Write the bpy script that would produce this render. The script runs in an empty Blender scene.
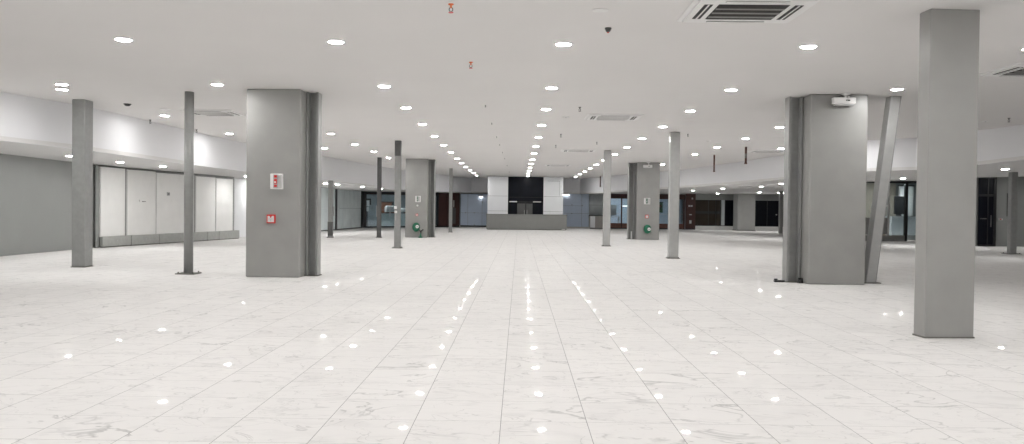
import bpy, bmesh, math, random
from mathutils import Vector, Matrix
from mathutils.bvhtree import BVHTree
random.seed(7)
SC = bpy.context.scene
COL = SC.collection
H = 3.915          # main ceiling height
EYE = 1.484

# ------------------------------------------------------------------ materials
def nodes(name):
    m = bpy.data.materials.new(name); m.use_nodes = True
    nt = m.node_tree; b = nt.nodes['Principled BSDF']
    return m, nt, b

def paint(name, col, rough=.5, metal=0., var=.04, scale=3., spec=.5, bump=0., bscale=40.):
    m, nt, b = nodes(name)
    N, L = nt.nodes, nt.links
    tc = N.new('ShaderNodeTexCoord'); nz = N.new('ShaderNodeTexNoise')
    nz.inputs['Scale'].default_value = scale; nz.inputs['Detail'].default_value = 4
    L.new(tc.outputs['Object'], nz.inputs['Vector'])
    rp = N.new('ShaderNodeValToRGB')
    rp.color_ramp.elements[0].position = .3; rp.color_ramp.elements[1].position = .7
    rp.color_ramp.elements[0].color = [c*(1-var) for c in col] + [1]
    rp.color_ramp.elements[1].color = [min(1, c*(1+var)) for c in col] + [1]
    L.new(nz.outputs['Fac'], rp.inputs['Fac']); L.new(rp.outputs['Color'], b.inputs['Base Color'])
    b.inputs['Roughness'].default_value = rough; b.inputs['Metallic'].default_value = metal
    b.inputs['Specular IOR Level'].default_value = spec
    if bump:
        n2 = N.new('ShaderNodeTexNoise'); n2.inputs['Scale'].default_value = bscale; n2.inputs['Detail'].default_value = 3
        L.new(tc.outputs['Object'], n2.inputs['Vector'])
        bp = N.new('ShaderNodeBump'); bp.inputs['Strength'].default_value = bump; bp.inputs['Distance'].default_value = .02
        L.new(n2.outputs['Fac'], bp.inputs['Height']); L.new(bp.outputs['Normal'], b.inputs['Normal'])
    return m

def glow(name, col, s):
    m, nt, b = nodes(name)
    b.inputs['Base Color'].default_value = (.9, .9, .9, 1)
    b.inputs['Emission Color'].default_value = (*col, 1); b.inputs['Emission Strength'].default_value = s
    return m

def glass(name, tint, refl=.06):
    m, nt, b = nodes(name)
    N, L = nt.nodes, nt.links
    tr = N.new('ShaderNodeBsdfTransparent'); tr.inputs['Color'].default_value = (*tint, 1)
    gl = N.new('ShaderNodeBsdfGlossy'); gl.inputs['Roughness'].default_value = .03
    gl.inputs['Color'].default_value = (.9, .95, 1, 1)
    lw = N.new('ShaderNodeFresnel'); lw.inputs['IOR'].default_value = 1.45
    ad = N.new('ShaderNodeMath'); ad.operation = 'ADD'; ad.inputs[1].default_value = refl; ad.use_clamp = True
    L.new(lw.outputs['Fac'], ad.inputs[0])
    mx = N.new('ShaderNodeMixShader'); L.new(ad.outputs[0], mx.inputs[0])
    L.new(tr.outputs[0], mx.inputs[1]); L.new(gl.outputs[0], mx.inputs[2])
    L.new(mx.outputs[0], N['Material Output'].inputs['Surface'])
    return m

def marble():
    m, nt, b = nodes('marble_tiles')
    N, L = nt.nodes, nt.links
    def M(op, a, c=None, clamp=False):
        n = N.new('ShaderNodeMath'); n.operation = op; n.use_clamp = clamp
        for i, v in enumerate((a, c)):
            if v is None: continue
            if isinstance(v, (int, float)): n.inputs[i].default_value = v
            else: L.new(v, n.inputs[i])
        return n.outputs[0]
    tc = N.new('ShaderNodeTexCoord'); sp = N.new('ShaderNodeSeparateXYZ'); L.new(tc.outputs['Object'], sp.inputs[0])
    W = .6
    u = M('DIVIDE', M('ADD', sp.outputs[0], .710), W); v = M('DIVIDE', M('ADD', sp.outputs[1], -5.765), W)
    fu, fv = M('FRACT', u), M('FRACT', v)
    iu, iv = M('FLOOR', u), M('FLOOR', v)
    du = M('MULTIPLY', M('MINIMUM', fu, M('SUBTRACT', 1., fu)), W)
    dv = M('MULTIPLY', M('MINIMUM', fv, M('SUBTRACT', 1., fv)), W)
    cid = N.new('ShaderNodeCombineXYZ'); L.new(iu, cid.inputs[0]); L.new(iv, cid.inputs[1])
    wn = N.new('ShaderNodeTexWhiteNoise'); wn.noise_dimensions = '3D'; L.new(cid.outputs[0], wn.inputs['Vector'])
    off = N.new('ShaderNodeVectorMath'); off.operation = 'SCALE'; off.inputs['Scale'].default_value = 30
    L.new(wn.outputs['Color'], off.inputs[0])
    mp = N.new('ShaderNodeMapping'); mp.inputs['Rotation'].default_value = (0, 0, .6); mp.inputs['Scale'].default_value = (.8, 1.35, 1)
    L.new(tc.outputs['Object'], mp.inputs[0])
    ad = N.new('ShaderNodeVectorMath'); ad.operation = 'ADD'; L.new(mp.outputs[0], ad.inputs[0]); L.new(off.outputs[0], ad.inputs[1])
    def noise(s, d, dist, vec):
        n = N.new('ShaderNodeTexNoise'); n.inputs['Scale'].default_value = s; n.inputs['Detail'].default_value = d
        n.inputs['Distortion'].default_value = dist; L.new(vec, n.inputs['Vector']); return n.outputs['Fac']
    n1 = noise(1.5, 5, 1.1, ad.outputs[0]); n2 = noise(1.1, 2, .3, ad.outputs[0]); n3 = noise(4.5, 5, .8, ad.outputs[0])
    vein = M('SUBTRACT', 1., M('DIVIDE', M('ABSOLUTE', M('SUBTRACT', n1, .5)), .017), True)
    mask = M('MULTIPLY', M('SUBTRACT', n2, .45), 5., True)
    vein = M('MULTIPLY', vein, mask)
    n4 = noise(2.7, 4, 1.0, ad.outputs[0])
    fine = M('SUBTRACT', 1., M('DIVIDE', M('ABSOLUTE', M('SUBTRACT', n4, .5)), .010), True)
    vein = M('MAXIMUM', vein, M('MULTIPLY', M('MULTIPLY', fine, .6), M('SUBTRACT', 1., mask)))
    cloud = M('MULTIPLY', M('SUBTRACT', n3, .52), 1.6, True)
    tone = M('SUBTRACT', M('ADD', .965, M('MULTIPLY', wn.outputs['Value'], .035)), M('ADD', M('MULTIPLY', vein, .34), M('MULTIPLY', cloud, .20)))
    ju = M('LESS_THAN', du, .0024); jv = M('LESS_THAN', dv, .0020)
    joint = M('MAXIMUM', M('MULTIPLY', ju, .55), M('MULTIPLY', jv, .45))
    tone = M('MULTIPLY', tone, M('SUBTRACT', 1., joint))
    mc = N.new('ShaderNodeVectorMath'); mc.operation = 'SCALE'; mc.inputs[0].default_value = (.785, .77, .755)
    L.new(tone, mc.inputs['Scale']); L.new(mc.outputs[0], b.inputs['Base Color'])
    rn = noise(1.3, 3, 0, tc.outputs['Object'])
    bp = N.new('ShaderNodeBump'); bp.inputs['Strength'].default_value = .012; bp.inputs['Distance'].default_value = .01
    L.new(noise(3.5, 2, 0, tc.outputs['Object']), bp.inputs['Height'])
    df = N.new('ShaderNodeBsdfDiffuse'); L.new(mc.outputs[0], df.inputs['Color'])
    g1 = N.new('ShaderNodeBsdfGlossy'); L.new(M('ADD', .010, M('MULTIPLY', rn, .01)), g1.inputs['Roughness']); L.new(bp.outputs['Normal'], g1.inputs['Normal'])
    g2 = N.new('ShaderNodeBsdfGlossy'); g2.inputs['Roughness'].default_value = .14; L.new(bp.outputs['Normal'], g2.inputs['Normal'])
    gm = N.new('ShaderNodeMixShader'); gm.inputs[0].default_value = .20; L.new(g1.outputs[0], gm.inputs[1]); L.new(g2.outputs[0], gm.inputs[2])
    fz = N.new('ShaderNodeFresnel'); fz.inputs['IOR'].default_value = 1.35
    fac = M('ADD', .003, M('MULTIPLY', fz.outputs[0], .16), True)
    mx = N.new('ShaderNodeMixShader'); L.new(fac, mx.inputs[0]); L.new(df.outputs[0], mx.inputs[1]); L.new(gm.outputs[0], mx.inputs[2])
    L.new(mx.outputs[0], N['Material Output'].inputs['Surface']); N.remove(b)
    return m

def wood():
    m, nt, b = nodes('mahogany')
    N, L = nt.nodes, nt.links
    tc = N.new('ShaderNodeTexCoord'); mp = N.new('ShaderNodeMapping'); mp.inputs['Scale'].default_value = (6, 6, .6)
    L.new(tc.outputs['Object'], mp.inputs[0])
    nz = N.new('ShaderNodeTexNoise'); nz.inputs['Scale'].default_value = 4; nz.inputs['Detail'].default_value = 5
    L.new(mp.outputs[0], nz.inputs['Vector'])
    rp = N.new('ShaderNodeValToRGB'); rp.color_ramp.elements[0].color = (.022, .007, .006, 1); rp.color_ramp.elements[1].color = (.075, .022, .017, 1)
    L.new(nz.outputs['Fac'], rp.inputs['Fac']); L.new(rp.outputs['Color'], b.inputs['Base Color'])
    b.inputs['Roughness'].default_value = .35
    return m

MAT = dict(
    floor=marble(),
    ceiling=paint('ceiling_paint', (.77, .75, .735), .8, var=.012, scale=.5),
    bulkhead=paint('bulkhead_paint', (.79, .79, .805), .7, var=.012, scale=.8),
    soffit=paint('soffit_paint', (.70, .69, .68), .8, var=.012, scale=.8),
    greywall=paint('grey_wall_paint', (.262, .268, .258), .38, var=.03, scale=1.2),
    whitewall=paint('white_wall_paint', (.80, .81, .82), .6, var=.02),
    pillar=paint('pillar_paint', (.325, .322, .308), .36, var=.05, scale=2.2, bump=.12, bscale=2.5),
    steel=paint('painted_steel', (.27, .272, .265), .32, var=.07, scale=7),
    palesteel=paint('pale_painted_steel', (.40, .40, .39), .32, var=.05, scale=7),
    darksteel=paint('dark_painted_steel', (.10, .10, .098), .4, var=.07, scale=7),
    grout=paint('base_grout', (.16, .155, .14), .8, var=.2, scale=30),
    panel=paint('laminate_panel', (.80, .795, .775), .5, var=.03, scale=2),
    plinth=paint('plinth_paint', (.36, .365, .345), .5, var=.08, scale=6),
    whiteplastic=paint('white_plastic', (.82, .81, .80), .35, var=.01),
    greyplastic=paint('grey_plastic', (.42, .42, .42), .4, var=.02),
    red=paint('red_plastic', (.62, .03, .025), .35, var=.05),
    orange=paint('orange_bulb', (.75, .16, .03), .3, var=.05),
    green=paint('green_enamel', (.006, .13, .065), .35, var=.1),
    black=paint('black_metal', (.012, .012, .013), .35, var=.2),
    dark=paint('dark_recess', (.016, .015, .014), .7, var=.2),
    slat=paint('grille_slat', (.10, .095, .09), .5, var=.1),
    rail=paint('grille_rail', (.5, .49, .48), .5, var=.05),
    rust=paint('rusty_pipe', (.085, .030, .022), .6, var=.35, scale=15),
    blue=paint('blue_grey_panel', (.54, .625, .755), .35, var=.04, scale=1.5),
    frosted=paint('backed_glass', (.84, .91, .92), .22, var=.10, scale=.9),
    whitepanel=paint('white_gloss_panel', (.86, .87, .88), .3, var=.02, scale=1.5),
    counter=paint('counter_laminate', (.24, .24, .23), .4, var=.03),
    darkglass=paint('dark_glass', (.007, .008, .012), .30, var=.2, spec=.12),
    brownglass=paint('bronze_glass', (.045, .036, .029), .12, var=.10, spec=.5),
    doorgrey=paint('grey_door_leaf', (.085, .085, .083), .3, var=.1),
    wood=wood(),
    kick=paint('wooden_kick_board', (.13, .05, .035), .4, var=.2, scale=5),
    beige=paint('beige_blind', (.42, .36, .29), .7, var=.06),
    cabinet=paint('pale_cabinet', (.40, .375, .35), .45, var=.05),
    curved=paint('pale_curved_cladding', (.56, .60, .61), .3, var=.05),
    cardboard=paint('brown_board', (.25, .10, .055), .7, var=.15, scale=8),
    cloth=paint('blue_interior_wall', (.30, .335, .36), .7, var=.15, scale=2),
    paper=paint('white_card', (.8, .8, .8), .7, var=.02),
    leafpic=paint('green_poster', (.06, .16, .05), .6, var=.7, scale=3),
    curb=paint('white_curb', (.80, .79, .77), .5, var=.03),
    glass=glass('clear_glass', (.80, .86, .88)),
    lamp=glow('lamp_diffuser', (1.0, .995, .985), 262.),
    offlamp=paint('unlit_diffuser', (.85, .85, .84), .4, var=.01),
    reflectstrip=glow('reflection_strip', (1, .98, .95), 3.),
    walltube=glow('wall_lamp_tube', (1, .98, .95), 9.),
    screen=glow('lit_indicator', (.1, .5, .2), .3),
)

# ------------------------------------------------------------------ mesh builder
class MB:
    def __init__(s): s.v = []; s.f = []; s.sm = []
    def add(s, vs, fs, smooth=False):
        n = len(s.v); s.v += [Vector(p) for p in vs]; s.f += [tuple(i+n for i in f) for f in fs]; s.sm += [smooth]*len(fs); return s
    def hexa(s, p):   # p: 4 bottom (ccw) + 4 top
        return s.add(p, [(3, 2, 1, 0), (4, 5, 6, 7), (0, 1, 5, 4), (1, 2, 6, 5), (2, 3, 7, 6), (3, 0, 4, 7)])
    def box(s, x0, x1, y0, y1, z0, z1):
        return s.hexa([(x0, y0, z0), (x1, y0, z0), (x1, y1, z0), (x0, y1, z0), (x0, y0, z1), (x1, y0, z1), (x1, y1, z1), (x0, y1, z1)])
    def ob(s, fr, s0, s1, d0, d1, z0, z1):   # box in a wall frame: along, out into the room, up
        P = fr
        q = [P(s0, d1), P(s1, d1), P(s1, d0), P(s0, d0)]
        return s.hexa([(x, y, z0) for x, y in q] + [(x, y, z1) for x, y in q])
    def prism(s, poly, z0, z1, smooth=False):
        n = len(poly)
        s.add([(x, y, z0) for x, y in poly] + [(x, y, z1) for x, y in poly], [tuple(range(n-1, -1, -1)), tuple(range(n, 2*n))])
        s.add([(x, y, z0) for x, y in poly] + [(x, y, z1) for x, y in poly], [(i, (i+1) % n, (i+1) % n+n, i+n) for i in range(n)], smooth)
        return s
    def lathe(s, prof, mat, seg=24, smooth=True):   # prof (r,z) list revolved round local z, mat places it
        vs = []; fs = []
        for r, z in prof:
            for k in range(seg):
                a = 2*math.pi*k/seg; vs.append(mat @ Vector((r*math.cos(a), r*math.sin(a), z)))
        for j in range(len(prof)-1):
            for k in range(seg):
                k2 = (k+1) % seg
                fs.append((j*seg+k, j*seg+k2, (j+1)*seg+k2, (j+1)*seg+k))
        s.add(vs, fs, smooth)
        n = len(prof)
        s.add([vs[k] for k in range(seg)], [tuple(range(seg-1, -1, -1))]); s.add([vs[(n-1)*seg+k] for k in range(seg)], [tuple(range(seg))])
        return s
    def tube(s, pts, r, seg=10):
        pts = [Vector(p) for p in pts]; rings = []
        for i, p in enumerate(pts):
            t = (pts[min(i+1, len(pts)-1)]-pts[max(i-1, 0)]).normalized()
            a = t.orthogonal().normalized() if i == 0 else (prev - t*prev.dot(t)).normalized()
            prev = a; b = t.cross(a)
            rings.append([p+a*r*math.cos(2*math.pi*k/seg)+b*r*math.sin(2*math.pi*k/seg) for k in range(seg)])
        vs = [q for R in rings for q in R]
        fs = [(i*seg+k, i*seg+(k+1) % seg, (i+1)*seg+(k+1) % seg, (i+1)*seg+k) for i in range(len(pts)-1) for k in range(seg)]
        s.add(vs, fs, True); n = len(vs)
        s.add(rings[0], [tuple(range(seg-1, -1, -1))]); s.add(rings[-1], [tuple(range(seg))])
        return s
    def build(s, name, mat, parent=None, base=None, bevel=0.):
        org = Vector(base) if base is not None else Vector((0, 0, 0))
        if parent is not None:
            q = parent; org = Vector((0, 0, 0))
            while q is not None: org = org + q.location; q = q.parent
        me = bpy.data.meshes.new(name)
        me.from_pydata([tuple(p-org) for p in s.v], [], s.f)
        for p, f in zip(me.polygons, s.sm): p.use_smooth = f
        bm = bmesh.new(); bm.from_mesh(me); bmesh.ops.remove_doubles(bm, verts=bm.verts, dist=1e-5)
        bmesh.ops.recalc_face_normals(bm, faces=bm.faces); bm.to_mesh(me); bm.free()
        me.materials.append(MAT[mat])
        o = bpy.data.objects.new(name, me); COL.objects.link(o)
        if parent is not None: o.parent = parent
        else: o.location = org
        if bevel:
            b = o.modifiers.new('bevel', 'BEVEL'); b.width = bevel; b.segments = 2; b.limit_method = 'ANGLE'; b.angle_limit = .6
        return o

def tag(o, label, cat, group=None):
    o['label'] = label; o['category'] = cat
    if group: o['group'] = group
    return o
def thing(name, loc, label, cat, group=None):
    o = bpy.data.objects.new(name, None); COL.objects.link(o); o.location = loc; o.empty_display_size = .1
    return tag(o, label, cat, group)
def struct(o): o['kind'] = 'structure'; return o
def copy_tree(o, parent=None):
    c = o.copy(); COL.objects.link(c)
    if parent is not None: c.parent = parent
    for ch in list(o.children): copy_tree(ch, c)
    return c
def frame(A, B):
    A, B = Vector(A), Vector(B); t = (B-A).normalized(); n = Vector((t.y, -t.x))
    def P(s, d):
        q = A+t*s+n*d; return (q.x, q.y)
    P.len = (B-A).length
    return P
T = Matrix.Translation
def facing(x, y, z): return T((x, y, z)) @ Matrix.Rotation(math.pi/2, 4, 'X')   # local z points to -y (the camera side)

# ------------------------------------------------------------------ the shell
IN = [(-11.4, -6, 2.85), (-11.37, 18.05, 2.85), (-10.95, 20.1, 2.838), (-10.8, 22.3, 2.82), (-10.8, 26.85, 2.81), (-10.68, 32.27, 2.815),
      (-9.39, 40.43, 2.742), (-8.57, 46.97, 2.66), (-7.83, 52.33, 2.60), (-5.92, 59.32, 2.664), (-5.13, 63.47, 2.72), (-3.85, 66.3, 2.75),
      (4.78, 65.3, 2.74), (6.09, 60.38, 2.72), (7.38, 55.74, 2.78), (8.8, 51.67, 2.833), (9.56, 49.5, 2.86), (10.71, 41.56, 2.868),
      (11.23, 35.41, 2.868), (11.68, 27.72, 2.88), (12.71, 26.74, 2.885), (13.28, 24.23, 2.916), (13.56, 22.46, 2.97), (15, -6, 2.97)]
OUT = [(-14.7, -6, 2.87), (-14.7, 18, 2.87), (-14.7, 21, 2.86), (-14.7, 24, 2.85), (-14.7, 28, 2.82), (-14.7, 34, 2.78),
       (-14.7, 41, 2.72), (-14.7, 48, 2.66), (-14.7, 54, 2.61), (-14.7, 73, 2.63), (-8, 73, 2.69), (-3.85, 73, 2.76),
       (4.78, 73, 2.80), (7.5, 73, 2.80), (11, 73, 2.83), (14, 73, 2.88), (22.5, 73, 2.88), (22.5, 60, 2.95),
       (18.3, 50, 3.15), (21.8, 48, 3.26), (24.5, 45, 3.30), (28, 39, 3.42), (28, 33, 3.40), (28, -6, 3.2)]
struct(MB().box(-15, 28.2, -6.2, 73.2, -.12, 0).build('floor', 'floor'))
cm = MB(); n = len(IN)
poly = [(x, y) for x, y, z in IN]
cm.prism(poly, H, H+.1)
struct(cm.build('ceiling', 'ceiling'))
bk = MB()
for i in range(n-1):
    a, b = IN[i], IN[i+1]
    bk.add([a, b, (b[0], b[1], H), (a[0], a[1], H)], [(0, 1, 2, 3)])
bo = struct(bk.build('trim_bulkhead', 'bulkhead'))
sol = bo.modifiers.new('thickness', 'SOLIDIFY'); sol.thickness = .12; sol.offset = -1
sf = MB()
for i in range(n-1):
    sf.add([IN[i], IN[i+1], OUT[i+1], OUT[i]], [(0, 1, 2), (0, 2, 3)])
so = struct(sf.build('ceiling_soffit', 'soffit'))
bvh = BVHTree.FromPolygons([v.co.copy() for v in so.data.vertices], [tuple(p.vertices) for p in so.data.polygons])
sol = so.modifiers.new('thickness', 'SOLIDIFY'); sol.thickness = .1; sol.offset = 1
# keep the thickness above the soffit plane
if so.data.polygons[0].normal.z < 0: sol.offset = -1
nrm = bo.data.polygons[0].normal; sol_b = bo.modifiers['thickness']
sol_b.offset = 1 if nrm.x < 0 else -1
def soffit_z(x, y):
    h = bvh.ray_cast(Vector((x, y, 0)), Vector((0, 0, 1)))[0]
    return h.z if h else 2.85

struct(MB().box(-14.7, -14.4, -6, 28.0, 0, 2.9).build('wall_left', 'greywall'))
struct(MB().box(-14.4, -14.385, -6, 27.6, 0, .07).build('baseboard_left', 'greywall'))
fr = frame((-13.45, 36.9), (-12.2, 46))
wl = MB(); wl.ob(fr, 0, fr.len, -.2, 0, 0, 2.8); struct(wl.build('wall_left_far', 'whitewall'))
struct(MB().box(-14.9, -14.7, -6, 73, 0, 3.4).build('wall_left_outer', 'whitewall'))
struct(MB().box(-15, 28.2, 73, 73.2, 0, 3.6).build('wall_back_outer', 'cloth'))
struct(MB().box(-15, 28.2, -6.2, -6, 0, H).build('wall_rear', 'whitewall'))
struct(MB().box(28, 28.2, -6, 73, 0, 3.6).build('wall_right', 'greywall'))
struct(MB().box(21.4, 28, 38.9, 39.2, 0, 3.5).build('wall_right_far', 'greywall'))   # grey cladding beside the dark door


sk = MB().box(22.2, 28, 38.86, 38.9, 0, .1); struct(sk.build('baseboard_right', 'greywall'))
struct(MB().box(21.3, 22.5, 47, 73, 0, 3.3).build('wall_right_side', 'greywall'))
fr = frame((-6.0, 66.62), (5.6, 66.62))

# ------------------------------------------------------------------ pillars and columns
def pillar(name, x0, x1, yf, depth, st, label, side):
    t = thing(name, ((x0+x1)/2, yf+depth/2, 0), label, 'pillar', 'grey concrete pillars with steel stanchions')
    MB().box(x0, x1, yf, yf+depth, 0, H).build('shaft', 'pillar', t, bevel=.025)
    sx0, sx1, sy, fd = st   # x range, front of flanges, flange length
    w = MB().box(sx0+.02, sx1-.02, sy+fd*.5-.012, sy+fd*.5+.012, 0.02, H).build('steel_stanchion', 'steel', t)
    for a, b in ((sx0, sx0+.05), (sx1-.05, sx1)):
        MB().box(a, b, sy, sy+fd, 0.02, H).build('flange', 'steel', w, bevel=.006)
    MB().box(sx0-.02, sx1+.02, sy-.03, sy+fd+.03, 0, .02).build('base_plate', 'grout', t)
    return t
LP = pillar('concrete_pillar', -5.69, -4.555, 17.2, 1.15, (-4.55, -4.29, 17.62, .30), 'wide grey pillar with white alarm unit and red call point, left foreground', 1)
RP = pillar('concrete_pillar', 5.97, 7.14, 17.1, 1.13, (5.66, 5.955, 17.53, .28), 'wide grey pillar in front of the leaning steel beam, right foreground', -1)
FL = pillar('concrete_pillar', -5.66, -4.57, 41.15, 1.1, (-4.54, -4.27, 41.75, .5), 'distant grey pillar with green hose reel, left of the reception counter', 1)
FR = pillar('concrete_pillar', 5.96, 7.10, 42.0, 1.1, (5.60, 5.92, 42.5, .5), 'distant grey pillar with green hose reel, right of the reception counter', -1)
q = thing('concrete_pillar', (17.6, 64.8, 0), 'plain grey square pillar between two dark shop windows, far right', 'pillar')
MB().box(16.88, 18.22, 64.1, 65.5, .0, soffit_z(17.6, 64.8)).build('shaft', 'pillar', q, bevel=.02)
MB().box(16.84, 18.26, 64.06, 65.54, 0, .05).build('base_trim', 'grout', q)

# near right column, slightly turned
t = thing('square_column', (5.15, 10.04, 0), 'large grey rectangular column nearest the viewer on the right', 'column', 'grey columns')
t.rotation_euler = (0, 0, 0)
a = math.radians(4.2); ca, sa = math.cos(a), math.sin(a)
def rot(px, py): return (4.85+px*ca-py*sa, 9.89+px*sa+py*ca)
MB().prism([rot(0, 0), rot(.605, 0), rot(.605, .25), rot(0, .25)], 0, H).build('shaft', 'pillar', t, bevel=.01)
MB().prism([rot(-.008, -.008), rot(.613, -.008), rot(.613, .258), rot(-.008, .258)], 0, .018).build('base_trim', 'grout', t)

def steel_column(kind, x, y, w, d, top, label, plate=.0, mat='steel', dark_from=None, dark_to=None):
    t = thing(kind, (x, y, 0), label, 'column', 'slender steel columns')
    z0 = .02
    if kind == 'pipe_column':
        MB().lathe([(w/2, z0), (w/2, top)], T((x, y, 0)), 28).build('shaft', mat, t)
    elif kind == 'h_section_column':
        x0, x1, y0, y1 = x-w/2, x+w/2, y-d/2, y+d/2; f = .018
        MB().prism([(x0, y0), (x1, y0), (x1, y0+f), (x+.008, y0+f), (x+.008, y1-f), (x1, y1-f), (x1, y1), (x0, y1), (x0, y1-f), (x-.008, y1-f), (x-.008, y0+f), (x0, y0+f)],
                   z0, top).build('shaft', mat, t, bevel=.003)
    else:
        MB().box(x-w/2, x+w/2, y-d/2, y+d/2, z0, top).build('shaft', mat, t, bevel=.02)
    if dark_from is not None:
        m = MB(); e = .006
        m.box(x-w/2-e, x+w/2+e, y-d/2-e, y+d/2+e, dark_from, dark_to)
        p = m.build('dark_sleeve', 'darksteel', t); p['label'] = 'dark unpainted length of the column'
    if plate:
        m = MB().box(x-plate/2, x+plate/2, y-plate/2, y+plate/2, 0, .022)
        p = m.build('base_plate', 'grout', t)
        b = MB()
        for i in (-1, 1):
            for j in (-1, 1): b.lathe([(.016, .022), (.016, .05), (.008, .055)], T((x+i*plate*.38, y+j*plate*.38, 0)), 6)
        b.build('anchor_bolts', 'grout', t)
    else:
        MB().box(x-w/2-.01, x+w/2+.01, y-d/2-.01, y+d/2+.01, 0, .02).build('base_plate', 'grout', t)
    return t
t = steel_column('box_column', -10.27, 19.4, .31, .38, H, 'grey steel box column standing by the grey wall at the far left')
steel_column('pipe_column', -7.12, 17.8, .195, .195, H, 'round grey pipe column on a square base plate, left of the wide pillar', .41)
steel_column('h_section_column', -4.43, 30.2, .21, .22, H, 'slim steel column with white sockets and dark upper length', .36, dark_from=3.36, dark_to=H-.002)
steel_column('box_column', -9.05, 39.7, .21, .2, soffit_z(-9.05, 39.7) if False else 2.742, 'short slim column under the soffit beside the left glass partition', .3, dark_from=.1, dark_to=.76)
steel_column('h_section_column', -6.84, 40.45, .19, .2, H, 'dark slim column in front of the black framed shop window', .28, mat='darksteel')
steel_column('h_section_column', -4.19, 50.7, .19, .2, H, 'farthest slim column, in front of the mahogany wall panel', .27)
steel_column('box_column', 3.59, 33.98, .29, .28, H, 'slim light grey column just left of the right distant pillar', .36, mat='palesteel')
steel_column('box_column', 4.80, 25.8, .30, .28, H, 'light grey column just right of the right distant pillar', .38, mat='palesteel')
steel_column('box_column', 18.66, 31.5, .24, .24, soffit_z(18.66, 31.5), 'slim grey column before the grey wall at the right edge', .5)
steel_column('box_column', 18.17, 57.7, .24, .24, soffit_z(18.17, 57.7), 'far slim column almost hidden behind the right foreground pillar')
# clamp on the farthest slim column
# leaning beam
t = thing('leaning_beam', (7.44, 17.66, 0), 'steel box beam leaning outward from behind the right foreground pillar', 'beam')
b0, b1 = Vector((7.44, 17.66, .02)), Vector((7.79, 17.42, H))
def sec(c, w, d): return [(c.x-w/2, c.y-d/2, c.z), (c.x+w/2, c.y-d/2, c.z), (c.x+w/2, c.y+d/2, c.z), (c.x-w/2, c.y+d/2, c.z)]
MB().hexa(sec(b0, .20, .26)+sec(b1, .20, .26)).build('shaft', 'palesteel', t, bevel=.012)
MB().box(7.26, 7.64, 17.48, 17.84, 0, .02).build('base_plate', 'grout', t)
ap = MB(); e0 = b0+Vector((.105, -.1, 0)); e1 = b1+Vector((.105, -.1, 0))
ap.hexa(sec(e0, .02, .05)+sec(e1, .02, .05)); ap.build('edge_flange', 'steel', t)

# dark rods left at the foot of the right pillar
t = thing('foot_bar', (5.50, 17.57, 0), 'short black bar lying at the foot of the right foreground pillar', 'bar')
MB().box(5.41, 5.63, 17.51, 17.61, 0, .045).build('bar', 'black', t, bevel=.015)
MB().lathe([(.03, 0), (.045, .01), (.045, .02), (.03, .03)], T((5.45, 17.56, .045)), 12).build('end_cap', 'black', t)
t = thing('door_stop', (5.92, 17.42, 0), 'small black wedge between the steel stanchion and right foreground pillar', 'wedge')
MB().hexa([(5.86, 17.34, 0), (5.96, 17.34, 0), (5.96, 17.48, 0), (5.86, 17.48, 0), (5.89, 17.39, .05), (5.96, 17.39, .11), (5.96, 17.48, .11), (5.89, 17.48, .05)]).build('block', 'black', t, bevel=.01)
MB().lathe([(.022, 0), (.03, .02), (.022, .04)], T((5.90, 17.42, .07)), 10).build('knob', 'black', t)
t = thing('offcut_board', (5.765, 42.6, 0), 'small white board propped in the channel of the right distant pillar', 'board')
MB().box(5.73, 5.80, 42.48, 42.499, 0, .42).build('board', 'paper', t, bevel=.004)
MB().box(5.735, 5.795, 42.474, 42.48, .40, .42).build('edge_strip', 'greyplastic', t)

# ------------------------------------------------------------------ fittings on pillars
def alarm_unit(cx, y, z, w, h, label, strip='red'):
    t = thing('alarm_unit', (cx, y, z-h/2), label, 'alarm', 'alarm units on the pillars')
    MB().box(cx-w/2, cx+w/2, y-.055, y+.006, z-h/2, z+h/2).build('housing', 'whiteplastic', t, bevel=.012)
    sx0, sx1 = cx-w*.22, cx+w*.10
    MB().box(sx0-.006, sx1+w*.09, y-.060, y-.052, z-h*.42, z+h*.44).build('bezel', 'greyplastic', t)
    for i, (za, zb, m) in enumerate(((.24, .40, strip), (-.16, .15, strip), (-.36, -.22, strip))):
        MB().box(sx0+.012, sx1-.012, y-.068, y-.058, z+za*h, z+zb*h).build('warning_lens', m, t, bevel=.004)
    MB().box(sx0+.02, sx1-.03, y-.071, y-.066, z-.10*h, z+.0*h).build('symbol_plate', 'whiteplastic', t)
    MB().box(cx+w*.22, cx+w*.44, y-.064, y-.05, z-h*.42, z+h*.42).build('side_grille', 'rail', t, bevel=.006)
alarm_unit(-5.04, 17.2, 1.996, .262, .322, 'white alarm unit with red lenses on the left foreground pillar')
alarm_unit(-5.03, 41.15, 1.92, .26, .30, 'small white alarm unit on the left distant pillar', 'green')
alarm_unit(6.466, 42.0, 1.953, .31, .316, 'small white alarm unit on the right distant pillar', 'green')
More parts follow.
